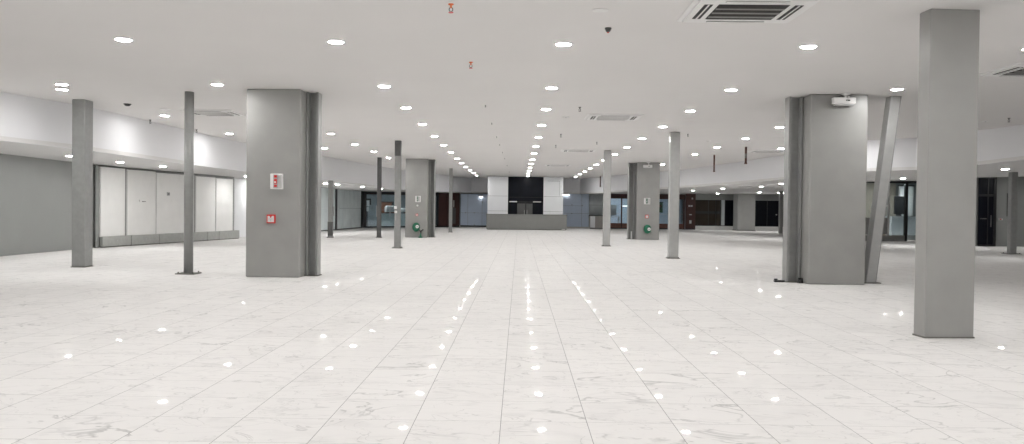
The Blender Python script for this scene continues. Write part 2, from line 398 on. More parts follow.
def call_point(cx, y, z, w, label):
    t = thing('call_point', (cx, y, z-w/2), label, 'fire alarm button', 'red fire call points')
    MB().box(cx-w/2, cx+w/2, y-.045, y+.006, z-w/2, z+w/2).build('housing', 'red', t, bevel=.012)
    f = MB().box(cx-w*.36, cx+w*.36, y-.050, y-.043, z-w*.36, z+w*.34).build('face_plate', 'whiteplastic', t, bevel=.004)
    m = MB()   # pointing arrow and bars of the symbol
    m.add([(cx-w*.13, y-.053, z+w*.34), (cx+w*.13, y-.053, z+w*.34), (cx, y-.053, z+w*.08), (cx-w*.13, y-.049, z+w*.34), (cx+w*.13, y-.049, z+w*.34), (cx, y-.049, z+w*.08)],
          [(0, 1, 2), (3, 5, 4), (0, 2, 5, 3), (2, 1, 4, 5), (1, 0, 3, 4)])
    m.build('arrow_mark', 'red', f)
    MB().box(cx-w*.30, cx+w*.30, y-.052, y-.049, z-w*.03, z+w*.02).box(cx-w*.03, cx+w*.03, y-.052, y-.049, z-w*.28, z-w*.03).build('press_line', 'rail', f)
call_point(-5.152, 17.2, 1.216, .183, 'red and white fire call point low on the left foreground pillar')
call_point(-5.083, 41.15, 1.128, .115, 'tiny red call point above the hose reel on the left distant pillar')
call_point(6.467, 42.0, 1.176, .17, 'red call point above the hose reel on the right distant pillar')
t = thing('wall_sensor', (-5.058, 41.15, 1.56), 'tiny pale sensor below the alarm on the left distant pillar', 'sensor')
MB().lathe([(.05, 0), (.05, .02), (.03, .035)], facing(-5.058, 41.15, 1.585), 16).build('base', 'whiteplastic', t)
MB().lathe([(.02, .03), (.02, .042), (.01, .047)], facing(-5.058, 41.15, 1.585), 12).build('lens', 'greyplastic', t)
def hose_reel(cx, y, cz, r, lx, lz, label):
    t = thing('hose_reel', (cx, y, cz-r), label, 'fire hose reel', 'green fire hose reels')
    sx = .80
    Mx = facing(cx, y, cz) @ Matrix.Diagonal((sx, 1, 1, 1))
    MB().lathe([(r*.3, -.008), (r*.3, .05)], Mx).build('bracket', 'green', t)
    MB().lathe([(r*.92, .05), (r, .06), (r, .075), (r*.80, .085), (r*.80, .17), (r, .18), (r, .195), (r*.88, .21), (r*.3, .215)], Mx, 32).build('drum', 'green', t)
    m = MB(); pts = []
    for k in range(120):
        a = k*.42; rr = r*(.83+.02*math.sin(k*.05)); pts.append(Mx @ Vector((rr*math.cos(a), rr*math.sin(a), .092+.07*(k/120))))
    m.tube(pts, .014, 6).build('hose', 'black', t)
    lab = MB().lathe([(r*.40, .214), (r*.40, .222)], facing(lx, y, lz) , 6).build('label_plate', 'whiteplastic', t)
    MB().box(lx-.05, lx+.05, y-.226, y-.221, lz-.035, lz+.02).build('label_print', 'greyplastic', lab)
    return t
hose_reel(-5.092, 41.15, .523, .225, -5.03, .55, 'green hose reel with white label on the left distant pillar')
hose_reel(6.486, 42.0, .543, .225, 6.56, .54, 'green hose reel with white label on the right distant pillar')
t = thing('hose_nozzle_stand', (-4.83, 40.95, 0), 'dark green hose stand on the floor under the left hose reel', 'stand')
MB().lathe([(.11, 0), (.11, .05), (.05, .07), (.04, .22)], T((-4.86, 40.95, 0)), 16).build('foot', 'green', t)
MB().tube([(-4.86, 40.95, .2), (-4.84, 40.95, .32), (-4.76, 40.95, .40), (-4.72, 40.95, .41)], .028).build('neck', 'black', t)
MB().tube([(-4.85, 40.95, .28), (-4.92, 40.95, .40)], .02).build('lever', 'black', t)
def emergency_light(cx, y, cz, w, h, label, stem=True):
    t = thing('emergency_light', (cx, y-.06, cz-h/2), label, 'emergency light', 'white emergency light boxes')
    MB().box(cx-w/2, cx+w/2, y-.16, y-.03, cz-h/2, cz+h/2).build('housing', 'whiteplastic', t, bevel=.018)
    s = MB().box(cx+w*.05, cx+w*.22, y-.165, y-.158, cz-h*.06, cz+h*.12).build('indicator_window', 'dark', t)
    MB().add([(cx+w*.07, y-.167, cz), (cx+w*.13, y-.167, cz+h*.08), (cx+w*.13, y-.167, cz-h*.03)], [(0, 1, 2)]).build('running_mark', 'screen', s)
    MB().box(cx-w*.44, cx+w*.44, y-.15, y-.04, cz-h/2-.03, cz-h/2).build('lower_lens', 'greyplastic', t, bevel=.01)
    top = cz+h/2
    MB().box(cx+.02, cx+.05, y-.11, y-.08, top-.01, H-.03).build('stem', 'whiteplastic', t)
    MB().box(cx+.08, cx+.11, y-.11, y-.08, top-.01, top+.03).build('cable_gland', 'whiteplastic', t)
    MB().lathe([(.03, -.05), (.10, -.012), (.11, 0)], T((cx+.035, y-.10, H)), 16).build('ceiling_rose', 'whiteplastic', t)
emergency_light(6.60, 17.1, 3.765, .46, .135, 'white emergency light box hung at the top of the right foreground pillar')
emergency_light(6.466, 42.0, 3.705, .45, .14, 'small white emergency light box atop the right distant pillar')
t = thing('socket_box', (-4.46, 30.09, 1.3), 'pair of white sockets on the slim column with dark upper length', 'socket')
MB().box(-4.54, -4.44, 30.04, 30.09, 1.43, 1.53).build('socket', 'whiteplastic', t, bevel=.01)
MB().box(-4.53, -4.43, 30.05, 30.09, 1.28, 1.37).build('socket', 'whiteplastic', t, bevel=.01)
MB().box(-4.50, -4.47, 30.07, 30.09, 1.02, 1.30).build('cable', 'greyplastic', t)

# ------------------------------------------------------------------ left laminate panels and plinths
PF = frame((-14.2, 28.3), (-12.7, 37.2))
def pz(s): return 2.79-.013*(s+.3)
us = {99.5: -.28, 126: 1.13, 156: 2.92, 195: 5.58, 216: 7.21, 234: 8.74}
labs = ['pale laminate wall panel nearest the grey wall, first along the left side', 'pale wall panel bearing a small white bracket, second along the left side',
        'pale wall panel with a small grey plate, partly behind the pipe column', 'pale wall panel just right of the pipe column',
        'pale wall panel at the end nearest the wide pillar on the left']
segs = [(-.25, 1.08), (1.18, 2.90), (2.93, 5.52), (5.64, 7.18), (7.22, 8.65)]
for (a, b), lb in zip(segs, labs):
    x, y = PF((a+b)/2, 0)
    t = thing('wall_panel', (x, y, .37), lb, 'panel', 'pale laminate panels along the left wall')
    MB().ob(PF, a, b, -.04, 0, .37, pz(b)-.02).build('board', 'panel', t, bevel=.006)
    MB().ob(PF, a+.01, a+.03, 0, .004, .40, pz(b)-.05).build('edge_bead', 'rail', t)
m = MB().ob(PF, -.3, 8.95, -.20, -.10, 0, 2.78); struct(m.build('wall_left_backing', 'steel'))
for s0, s1, lb in ((-.46, -.30, 'dark grey upright post at the grey wall end of the pale panels'), (1.09, 1.17, 'dark grey upright post between the first and second pale panels'),
                   (5.53, 5.63, 'dark grey upright post just right of the pipe column'), (8.66, 8.79, 'dark grey upright post at the far end of the pale panels')):
    x, y = PF((s0+s1)/2, 0)
    t = thing('upright_post', (x, y, 0), lb, 'post', 'dark posts between the pale panels')
    MB().ob(PF, s0, s1, -.05, -.003, 0, pz(s1)-.005).build('post', 'steel', t, bevel=.006)
    MB().ob(PF, s0-.01, s1+.01, -.06, -.003, 0, .03).build('foot_plate', 'grout', t)
pl = [(-.28, 1.26, 'first plinth box, by the grey wall'), (1.30, 2.98, 'second plinth box, left of the pipe column'), (3.0, 6.36, 'long plinth box passing behind the pipe column'),
      (6.39, 7.28, 'short plinth box right of the pipe column'), (7.33, 9.04, 'last plinth box, nearest the wide pillar')]
for a, b, lb in pl:
    x, y = PF((a+b)/2, .06)
    t = thing('plinth_box', (x, y, 0), 'grey ' + lb + ' below the pale panels', 'plinth', 'grey plinth boxes under the pale panels')
    MB().ob(PF, a, b, 0, .12, .035, .375).build('body', 'plinth', t, bevel=.012)
    MB().ob(PF, a+.02, b-.02, 0, .10, 0, .035).build('toe_recess', 'grout', t)
    c = MB(); xx, yy = PF((a+b)/2, .12); c.ob(PF, (a+b)/2-.035, (a+b)/2+.035, .12, .126, .21, .24); c.build('cover_plate', 'greyplastic', t, bevel=.004)
x, y = PF(2.0, 0)
t = thing('wall_bracket', (x, y, 1.58), 'small white bracket on the second pale panel', 'bracket')
MB().ob(PF, 1.90, 2.16, .004, .03, 1.58, 1.66).build('plate', 'whiteplastic', t, bevel=.006)
MB().ob(PF, 2.02, 2.15, .03, .10, 1.585, 1.605).build('hook', 'grout', t, bevel=.005)
x, y = PF(3.7, 0)
t = thing('switch_plate', (x, y, 1.85), 'small grey switch plate on the third pale panel', 'switch')
MB().ob(PF, 3.62, 3.78, .0, .03, 1.84, 1.97).build('plate', 'greyplastic', t, bevel=.006)
MB().ob(PF, 3.67, 3.73, .03, .045, 1.88, 1.93).build('rocker', 'darksteel', t)

# ------------------------------------------------------------------ left glazed partition and shop
def bars(fr, lst, d0, d1):
    m = MB()
    for s0, s1, z0, z1 in lst: m.ob(fr, s0, s1, d0, d1, z0, z1)
    return m
GL = frame((-12.2, 46), (-11.2, 59.6))
x, y = GL(8, 0)
t = thing('glass_partition', (x, y, 0), 'pale blue backed glass partition beside the black framed shop', 'partition')
edges = [0, 4.0, 5.3]
zt = 2.66
for a, b in ((.0, 2.9), (2.95, 5.8), (7.1, 8.4), (8.45, 9.6), (9.65, 11.2), (11.25, 12.9)):
    for z0, z1 in ((.06, 1.38), (1.395, zt-.04)):
        MB().ob(GL, a, b, -.02, .0, z0, z1).build('pane', 'frosted', t, bevel=.003)
bars(GL, [(5.83, 6.12, 0, zt), (6.75, 7.05, 0, zt), (12.92, 13.5, 0, zt), (0, 13.5, 0, .06), (0, 13.5, zt-.04, zt+.02)], -.06, .03).build('frame', 'black', t)
for a, b in ((6.13, 6.74),):
    MB().ob(GL, a, b, -.03, -.015, .06, zt-.04).build('pane', 'frosted', t)
h_ = bars(GL, [(6.25, 6.29, .9, 1.5)], .0, .06).build('handle', 'rail', t)
SL = frame((-11.2, 59.6), (-4.8, 65.2))
x, y = SL(3.5, 0)
t = thing('glazed_storefront', (x, y, 0), 'black framed glazed shop front, far left behind the slim columns', 'shop front', 'glazed shop fronts')
L_ = SL.len
bars(SL, [(-.15, .22, 0, 2.66), (2.72, 2.82, 0, 2.66), (0, 6.55, 2.42, 2.67), (0, 6.55, 0, .09), (6.5, 6.59, 0, 2.7), (4.6, 4.68, 0, 2.5)], -.10, .04).build('frame', 'black', t, bevel=.006)
for a, b in ((.22, 2.72), (2.82, 4.6), (4.68, 6.5)):
    MB().ob(SL, a, b, -.03, -.015, .09, 2.42).build('pane', 'glass', t)
MB().ob(SL, .3, 6.45, -.05, -.045, 1.28, 1.30).build('glazing_strip', 'rail', t)
MB().ob(SL, 1.05, 1.09, .0, .05, .8, 1.6).build('pull_handle', 'rail', t)
MB().ob(SL, 2.2, 2.24, .0, .05, .8, 1.6).build('pull_handle', 'rail', t)
# shop interior
struct(MB().ob(SL, -.2, 6.6, -3.2, -3.0, 0, 2.6).build('wall_shop_left', 'cloth'))
x, y = SL(.75, -.6)
t = thing('wall_terminal', (x, y, 1.2), 'black framed lit terminal just inside the black framed shop', 'terminal')
MB().ob(SL, .42, .95, -.62, -.55, 1.65, 2.12).build('bezel', 'black', t, bevel=.01)
MB().ob(SL, .52, .80, -.55, -.54, 1.55, 1.98).build('screen', 'paper', t)
MB().ob(SL, .45, .75, -.62, -.52, 1.18, 1.50).build('leaflet_tray', 'paper', t, bevel=.01)
MB().ob(SL, .62, .68, -.62, -.58, 0, 1.7).build('pole', 'black', t)
x, y = SL(3.2, -.8)
t = thing('display_board', (x, y, 1.06), 'brown display board standing inside the black framed shop window', 'board')
MB().ob(SL, 1.72, 3.0, -.86, -.80, 1.09, 1.86).build('panel', 'cardboard', t, bevel=.006)
MB().ob(SL, 1.66, 3.06, -.88, -.79, 1.86, 1.92).build('top_rail', 'black', t)
MB().ob(SL, 1.72, 3.0, -.90, -.78, 1.06, 1.09).build('foot', 'black', t)
MB().ob(SL, 2.86, 3.02, -.79, -.76, 1.5, 1.84).build('dark_swatch', 'black', t)
for (a, b, z1, lb) in ((2.22, 3.0, 1.62, 'white peaked carton before the brown board in the shop window'), (3.5, 4.4, 1.45, 'white low carton right of the brown board in the shop window')):
    x, y = SL((a+b)/2, -.6)
    t = thing('carton', (x, y, 1.05), lb, 'box', 'cartons in the left shop')
    c = (a+b)/2
    m = MB()
    q0 = [SL(a, -.45), SL(b, -.45), SL(b, -.75), SL(a, -.75)]; q1 = [SL(a+.15, -.5), SL(b-.15, -.5), SL(b-.15, -.7), SL(a+.15, -.7)]
    m.ob(SL, a, b, -.75, -.45, 1.14, z1-.12); m.hexa([(u, v, z1-.12) for u, v in q0]+[(u, v, z1) for u, v in q1]); m.build('body', 'paper', t, bevel=.005)
    MB().ob(SL, a+.25, b+.05, -.47, -.44, 1.06, 1.14).build('base_band', 'cardboard', t)
x, y = SL(3.2, -.6)
t = thing('shop_counter', (x, y, 0), 'grey glazed display counter inside the black framed shop', 'counter')
MB().ob(SL, 1.7, 5.8, -.95, -.4, 1.02, 1.06).build('top', 'rail', t)
MB().ob(SL, 1.75, 5.75, -.9, -.43, .1, 1.02).build('body', 'frosted', t)
MB().ob(SL, 1.8, 5.7, -.88, -.48, 0, .1).build('toe_kick', 'black', t)
# mahogany panels
for a, b, lb in ((6.62, 7.18, 'mahogany wall panel left of the farthest slim column'), (7.22, 8.52, 'mahogany wall panel with a pale handle right of the farthest slim column')):
    x, y = SL((a+b)/2, 0)
    if a > 7: fr2 = frame(SL(7.22, 0), (-4.72, 66.35))
t = thing('mahogany_cladding', (*SL(7.0, 0), 0), 'mahogany wall panel left of the farthest slim column', 'panel', 'mahogany wall panels')
MB().ob(SL, 6.64, 7.45, -.06, .02, 0, 2.66).build('board', 'wood', t, bevel=.008)
MB().ob(SL, 6.64, 7.45, .02, .035, 0, .12).build('skirting', 'black', t)
t = thing('mahogany_cladding', (*SL(8.0, 0), 0), 'mahogany door panel with pale handle right of the farthest slim column', 'panel', 'mahogany wall panels')
MB().ob(SL, 7.5, 8.62, -.06, .02, 0, 2.68).build('board', 'wood', t, bevel=.008)
MB().ob(SL, 7.95, 8.25, .02, .03, .25, 1.5).build('inlay', 'doorgrey', t)
MB().ob(SL, 8.0, 8.06, .03, .08, 1.55, 2.1).build('handle', 'rail', t, bevel=.01)
MB().ob(SL, 7.5, 8.62, .02, .035, 0, .12).build('skirting', 'black', t)

# ------------------------------------------------------------------ blue-grey cladding either side of the reception
def blue(x0, x1, y, z1, rows, label, studs):
    t = thing('cladding_panel', ((x0+x1)/2, y, 0), label, 'panel', 'blue grey cladding panels')
    z = .12
    for zz in rows+[z1]:
        MB().box(x0+.008, x1-.008, y, y+.04, z, zz-.012).build('sheet', 'blue', t, bevel=.004); z = zz
    MB().box(x0, x1, y+.02, y+.06, 0, .12).build('skirting', 'black' if x0 < 0 else 'rail', t)
    MB().box(x0, x1, y+.04, y+.07, .12, z1).build('backing', 'darksteel', t)
    for sx, sz in studs:
        MB().lathe([(.035, 0), (.035, .012), (.02, .02)], facing(sx, y, sz), 10).build('fixing_stud', 'darksteel', t)
blue(-4.72, -4.13, 66.6, 2.66, [1.13], 'narrow blue grey panel next to the mahogany door panel', [(-4.3, 1.13)])
blue(-4.13, -2.98, 66.6, 2.66, [1.13], 'wide blue grey panel left of the white reception backdrop', [(-3.6, 1.13), (-3.6, .16)])
blue(-2.98, -2.2, 66.6, 2.66, [1.13], 'narrow blue grey panel touching the reception backdrop on its left', [(-2.95, 2.0)])
blue(2.9, 4.98, 66.0, 2.74, [1.18, 1.79], 'wide blue grey panel right of the white reception backdrop', [(4.2, 1.18), (4.2, 1.85)])
blue(4.98, 5.56, 66.0, 2.74, [1.18], 'narrow blue grey panel beside the curved pale cladding', [(5.02, 1.8)])
t = thing('wall_lamp', (-3.0, 66.55, 2.45), 'small pale wall lamp over the left blue grey panels', 'lamp')
MB().box(-3.25, -2.9, 66.42, 66.6, 2.44, 2.52).build('body', 'rail', t, bevel=.02)
MB().box(-3.3, -3.24, 66.45, 66.58, 2.46, 2.56).build('knuckle', 'grout', t)
MB().box(-3.22, -2.93, 66.45, 66.57, 2.425, 2.44).build('tube', 'walltube', t)  # lit tube added to this pale lamp to brighten the blue grey panels
t = thing('wall_lamp', (3.6, 65.9, 2.66), 'small lit strip lamp over the right blue grey panels', 'lamp')
MB().box(3.45, 4.0, 65.86, 66.0, 2.66, 2.74).build('body', 'whiteplastic', t)
MB().box(3.48, 3.97, 65.88, 65.98, 2.635, 2.66).build('tube', 'walltube', t)
# curved pale cladding with low cabinet
t = thing('curved_cladding', (6.1, 65.9, 1.06), 'curved pale cladding above the low cabinet', 'panel')
m = MB(); arc = [(5.58+1.1*k/10, 65.75+.5*(1-math.cos(k/10*1.2))) for k in range(11)]
m.prism(arc+[(6.68, 66.6), (5.58, 66.6)], 1.06, 2.72, True).build('sheet', 'curved', t)
MB().prism([(x, y-.01) for x, y in arc]+[(6.68, 66.2), (5.58, 66.0)], 1.85, 1.865).build('seam', 'grout', t)
t = thing('low_cabinet', (6.1, 65.4, 0), 'low pale cabinet with black worktop left of the mahogany shop', 'cabinet')
MB().box(5.56, 6.75, 65.2, 65.75, .06, 1.0).build('body', 'cabinet', t)
MB().box(5.60, 5.98, 65.17, 65.2, .08, .98).build('door', 'whitepanel', t, bevel=.006)
MB().box(6.02, 6.72, 65.17, 65.2, .08, .98).build('door', 'cabinet', t, bevel=.006)
MB().box(5.52, 6.78, 65.12, 65.78, 1.0, 1.06).build('worktop', 'black', t, bevel=.008)
MB().box(5.6, 6.7, 65.24, 65.7, 0, .06).build('toe_kick', 'black', t)

# ------------------------------------------------------------------ reception
t = thing('reception_backdrop', (.45, 62.3, 0), 'white panelled backdrop with dark glazed opening behind the counter', 'backdrop')
BX = [(-2.37, -.85), (1.815, 3.28)]
for x0, x1 in BX:
    for z0, z1 in ((0, 1.31), (1.325, 2.43), (2.445, H-.02)):
        MB().box(x0, x1, 62.0, 62.5, z0, z1).build('white_panel', 'whitepanel', t, bevel=.006)
    MB().box(x0+.02, x1-.02, 62.02, 62.48, 0, H-.03).build('core', 'grout', t)
o = MB().box(3.0, 3.015, 61.995, 62.0, 2.5, 3.6).box(2.1, 3.015, 61.995, 62.0, 3.585, 3.6).build('hatch_outline', 'grout', t)
MB().box(-.85, 1.815, 62.45, 62.5, 1.9, H-.005).build('upper_glass', 'darkglass', t)
MB().box(-.85, 1.815, 62.40, 62.46, 2.36, 2.38).build('transom', 'black', t)
for x0, x1 in ((-.14, .455), (.535, 1.0)):
    d = MB().box(x0, x1, 62.5, 62.54, .05, 1.97).build('door', 'doorgrey', t, bevel=.008)
    hx = x1-.06 if x0 < 0 else x0+.06
    MB().box(hx-.012, hx+.012, 62.44, 62.5, .9, 1.4).build('door_handle', 'rail', d)
for x0, x1 in ((-.85, -.16), (1.02, 1.815)):
    MB().box(x0, x1, 62.45, 62.5, 0, 1.95).build('side_glass', 'darkglass', t)
MB().box(-.2, 1.06, 62.42, 62.5, 1.97, 2.05).box(.46, .53, 62.44, 62.54, 0, 1.97).build('door_frame', 'black', t)
for x0, x1, m_ in ((-.74, -.17, 'whiteplastic'), (1.04, 1.64, 'rail')):
    MB().box(x0, x1, 62.36, 62.45, 1.99, 2.07).build('header_lamp', m_, t)
struct(MB().box(-.9, 1.9, 62.7, 62.8, 0, H).build('wall_reception_recess', 'black'))
t = thing('reception_counter', (.53, 59.4, 0), 'long plain grey reception counter in front of the white backdrop', 'counter')
MB().box(-2.32, 3.40, 59.0, 59.75, .04, 1.07).build('front_panel', 'counter', t, bevel=.012)
MB().box(-2.36, 3.44, 58.96, 59.8, 1.07, 1.105).build('top', 'counter', t, bevel=.008)
MB().box(-2.28, 3.36, 59.05, 59.7, 0, .04).build('toe_kick', 'grout', t)
MB().box(3.05, 3.3, 58.985, 59.0, .03, .075).build('socket_strip', 'whiteplastic', t)
# ------------------------------------------------------------------ mahogany framed shop on the right
t = thing('glazed_storefront', (10, 66, 0), 'mahogany framed glazed shop front behind the right distant pillar', 'shop front', 'glazed shop fronts')
m = MB(); y0, y1 = 65.94, 66.06
m.box(6.8, 13.18, y0, y1, 2.40, 2.80)
for x in (7.15, 8.15, 10.82, 13.10): m.box(x-.05, x+.05, y0, y1, 0, 2.42)
m.build('frame', 'wood', t, bevel=.008)
for a, b in ((7.2, 8.1), (8.2, 10.77), (10.87, 13.05)):
    MB().box(a, b, 65.99, 66.01, .44, 2.40).build('pane', 'glass', t)
    MB().box(a, b, 65.96, 66.04, .08, .44).build('kick_board', 'kick', t, bevel=.006)
MB().box(6.8, 13.18, 65.95, 66.05, 0, .08).build('sill', 'black', t)
for x in (8.72, 9.6, 11.95): MB().box(x-.02, x+.02, 65.97, 66.03, .44, 2.40).build('mullion', 'wood', t)
MB().box(7.2, 13.05, 65.975, 65.99, 1.18, 1.20).build('glazing_strip', 'rail', t)
struct(MB().box(6.7, 13.6, 69.5, 69.7, 0, 2.8).build('wall_shop_right', 'blue'))
t = thing('hanging_poster', (11.4, 67.0, 1.2), 'green leafy poster hanging inside the mahogany framed shop', 'poster')
MB().box(10.98, 11.6, 67.0, 67.03, 1.32, 2.13).build('sheet', 'leafpic', t)
MB().box(11.1, 11.5, 66.99, 67.0, 1.75, 1.95).build('pale_patch', 'cardboard', t)
MB().box(10.95, 11.63, 66.98, 67.05, 2.13, 2.18).build('hanger', 'black', t)
t = thing('display_table', (7.6, 67.4, 0), 'pale display table seen through the mahogany framed shop', 'table')
MB().box(7.2, 8.2, 67.2, 67.9, .9, .95).build('top', 'rail', t)
for x in (7.25, 8.1): MB().box(x, x+.05, 67.25, 67.85, 0, .9).build('leg', 'rail', t)
MB().box(7.35, 7.9, 67.4, 67.44, 1.05, 1.9).build('notice_board', 'paper', t)
t = thing('wall_lamp', (8.95, 69.45, 1.8), 'glowing strips standing in for reflections in the mahogany shop glass', 'lamp')  # no real lamp: glowing strips imitate bright dashes reflected in the shop glass
MB().box(8.55, 9.35, 69.42, 69.499, 1.78, 1.88).build('body', 'whiteplastic', t); MB().box(8.58, 9.32, 69.40, 69.42, 1.79, 1.87).build('tube', 'reflectstrip', t)
MB().box(7.45, 8.05, 67.5, 67.62, 2.56, 2.64).build('body', 'whiteplastic', t); MB().box(7.6, 7.63, 67.55, 67.58, 2.64, soffit_z(7.615, 67.565)).build('rod', 'rail', t); MB().box(7.9, 7.93, 67.55, 67.58, 2.64, soffit_z(7.915, 67.565)).build('rod', 'rail', t); MB().box(7.48, 8.02, 67.53, 67.59, 2.53, 2.56).build('tube', 'reflectstrip', t)
t = thing('wood_pier', (13.6, 66, 0), 'mahogany pier with small switch plates at the end of the shop', 'pier')
MB().box(13.22, 14.0, 65.88, 66.2, 0, 2.84).build('body', 'wood', t, bevel=.01)
for x, z, w, h in ((13.73, 2.465, .12, .14), (13.50, 1.88, .16, .13), (13.68, 1.88, .14, .13), (13.6, 1.19, .2, .08), (13.6, .61, .17, .26)):
    f = MB().box(x-w/2, x+w/2, 65.85, 65.88, z-h/2, z+h/2).build('switch_plate', 'greyplastic', t, bevel=.005)
    MB().box(x-w*.2, x+w*.2, 65.84, 65.85, z-h*.25, z+h*.25).build('rocker', 'rail', f)
MB().box(13.22, 14.0, 65.86, 65.88, 0, .1).build('skirting', 'black', t)
# dark stores, raised on a white curb
struct(MB().box(14.0, 21.4, 66.55, 67.1, 0, .30).build('trim_curb', 'curb'))
struct(MB().box(14.0, 21.4, 66.62, 66.9, 2.39, 2.95).build('trim_header', 'greywall'))
t = thing('dark_shop_window', (15.2, 66.7, .3), 'dark bronze glazed shop window beside the mahogany pier', 'shop window', 'dark shop windows')
for a, b in ((14.05, 15.2), (15.24, 15.78), (15.82, 16.15)):
    MB().box(a, b, 66.72, 66.74, .36, 2.38).build('pane', 'brownglass', t)
MB().box(14.0, 16.22, 66.68, 66.76, .30, .36).box(14.0, 16.22, 66.70, 66.76, 1.28, 1.48).box(15.2, 15.24, 66.69, 66.76, .36, 2.39).box(15.78, 15.82, 66.69, 66.76, .36, 2.39).box(16.15, 16.22, 66.69, 66.76, .36, 2.39).build('frame', 'black', t)
t = thing('white_jamb', (16.35, 66.7, .3), 'white upright jamb strip between the dark bronze windows', 'post')
MB().box(16.25, 16.5, 66.66, 66.9, .30, 2.39).build('strip', 'curved', t, bevel=.01)
MB().box(16.24, 16.51, 66.64, 66.9, .30, .36).build('foot', 'grout', t)
t = thing('dark_shop_window', (16.8, 66.7, .3), 'narrow black shop window left of the plain square pillar', 'shop window', 'dark shop windows')
MB().box(16.55, 17.5, 66.72, 66.74, .34, 2.38).build('pane', 'darkglass', t)
MB().box(16.5, 17.5, 66.69, 66.76, .30, .34).box(16.5, 16.56, 66.69, 66.76, .34, 2.39).build('frame', 'black', t)
t = thing('dark_shop_window', (19.7, 66.7, .3), 'wide black shop window right of the plain square pillar', 'shop window', 'dark shop windows')
for a, b in ((18.3, 19.9), (19.94, 21.3)):
    MB().box(a, b, 66.72, 66.74, .36, 2.38).build('pane', 'darkglass', t)
MB().box(18.2, 21.35, 66.68, 66.76, .30, .36).box(19.9, 19.94, 66.69, 66.76, .36, 2.39).box(18.2, 18.3, 66.69, 66.76, .3, 2.39).build('frame', 'black', t)
MB().box(20.6, 20.7, 66.66, 66.69, 1.22, 1.30).build('lock', 'rail', t)

# ------------------------------------------------------------------ glazed office at right
SF = frame((18.2, 44.0), (22.15, 44.7))
x, y = SF(2, 0)
t = thing('glazed_storefront', (x, y, 0), 'grey framed glazed office front behind the leaning beam', 'shop front', 'glazed shop fronts')
bars(SF, [(-.3, 3.95, 3.08, 3.32), (2.42, 2.58, 0, 3.2), (3.88, 3.96, 0, 3.3)], -.08, .05).build('frame', 'black', t, bevel=.006)
bars(SF, [(1.42, 1.52, .3, 3.1), (.5, 1.45, 1.84, 1.93), (-.3, .5, .3, .36)], -.05, .04).build('transom', 'rail', t)
MB().ob(SF, -.3, 2.42, -.06, .05, 0, .30).build('sill_panel', 'counter', t, bevel=.006)
MB().ob(SF, .1, 1.42, -.03, .0, .36, 1.24).build('infill_panel', 'counter', t, bevel=.005)
for a, b, z0, z1 in ((-.3, 1.42, 1.24, 3.08), (1.52, 2.42, .3, 3.08), (2.58, 3.88, .06, 3.08)):
    MB().ob(SF, a, b, -.02, -.008, z0, z1).build('pane', 'glass', t)
struct(MB().ob(SF, -.3, 4.3, -2.7, -2.5, 0, 3.3).build('wall_office', 'beige'))
x, y = SF(3.1, -1.2)
t = thing('office_desk', (x, y, 0), 'white fronted office desk behind the office glass', 'desk')
MB().ob(SF, 2.3, 3.9, -1.5, -.9, .30, 1.30).build('front', 'whitepanel', t, bevel=.01)
MB().ob(SF, 2.25, 3.93, -1.55, -.85, 1.30, 1.34).build('top', 'rail', t)
MB().ob(SF, 2.3, 3.9, -1.4, -.95, 0, .30).build('plinth', 'cabinet', t)
x, y = SF(2.9, -1.2)
t = thing('office_screen', (x, y, 1.34), 'large black screen standing on the white office desk', 'screen')
MB().ob(SF, 2.62, 3.2, -1.25, -1.15, 1.44, 2.42).build('panel', 'black', t, bevel=.01)
MB().ob(SF, 2.8, 3.0, -1.3, -1.1, 1.34, 1.44).build('stand', 'black', t)
x, y = SF(3.85, -2)
t = thing('office_curtain', (x, y, 0), 'pale curtain at the right of the glazed office', 'curtain')
m = MB(); pts = [SF(3.45+.04*k, -1.9+.05*math.sin(k*1.6)) for k in range(21)]
m.prism(pts+[SF(4.25, -2.05), SF(3.45, -2.05)], .05, 3.0, True).build('cloth', 'panel', t); MB().ob(SF, 3.40, 4.3, -2.05, -1.85, 3.0, 3.06).build('rail', 'black', t)
# dark door at far right
t = thing('dark_entrance', (21.75, 38.75, 0), 'black glazed double entrance right of the near rectangular column', 'door')
MB().box(21.37, 22.18, 38.70, 38.78, 3.16, 3.34).box(22.06, 22.18, 38.70, 38.78, 0, 3.3).box(21.37, 22.1, 38.70, 38.78, 0, .08).box(21.37, 22.1, 38.71, 38.77, 2.32, 2.42).build('frame', 'black', t, bevel=.006)
for a, b in ((21.37, 21.78), (21.82, 22.06)):
    MB().box(a, b, 38.74, 38.76, .08, 2.32).build('door_leaf', 'darkglass', t)
MB().box(21.78, 21.82, 38.71, 38.78, .08, 3.2).build('mullion', 'black', t)
MB().box(21.37, 22.06, 38.74, 38.76, 2.42, 3.16).build('transom_glass', 'darkglass', t)
MB().box(21.45, 21.74, 38.70, 38.74, 1.26, 1.31).build('push_bar', 'doorgrey', t)
MB().box(21.93, 21.96, 38.69, 38.74, .9, 1.45).build('pull_handle', 'doorgrey', t)
t = thing('recessed_slot', (22.85, 38.88, 1.42), 'tall dark slot panel on the grey wall behind the right edge column', 'panel')
MB().box(22.76, 22.93, 38.88, 38.906, 1.40, 2.48).build('plate', 'darksteel', t); MB().box(22.79, 22.90, 38.872, 38.88, 1.44, 2.44).build('recess', 'doorgrey', t)
t = thing('wall_switch', (22.47, 38.88, 1.22), 'small red and white switch on the grey wall by the black entrance', 'switch')
MB().box(22.36, 22.58, 38.86, 38.9, 1.21, 1.32).build('plate', 'greyplastic', t, bevel=.006); MB().box(22.45, 22.50, 38.85, 38.86, 1.24, 1.29).build('button', 'red', t)
MB().box(22.53, 22.57, 38.85, 38.86, 1.24, 1.29).build('button', 'whiteplastic', t)
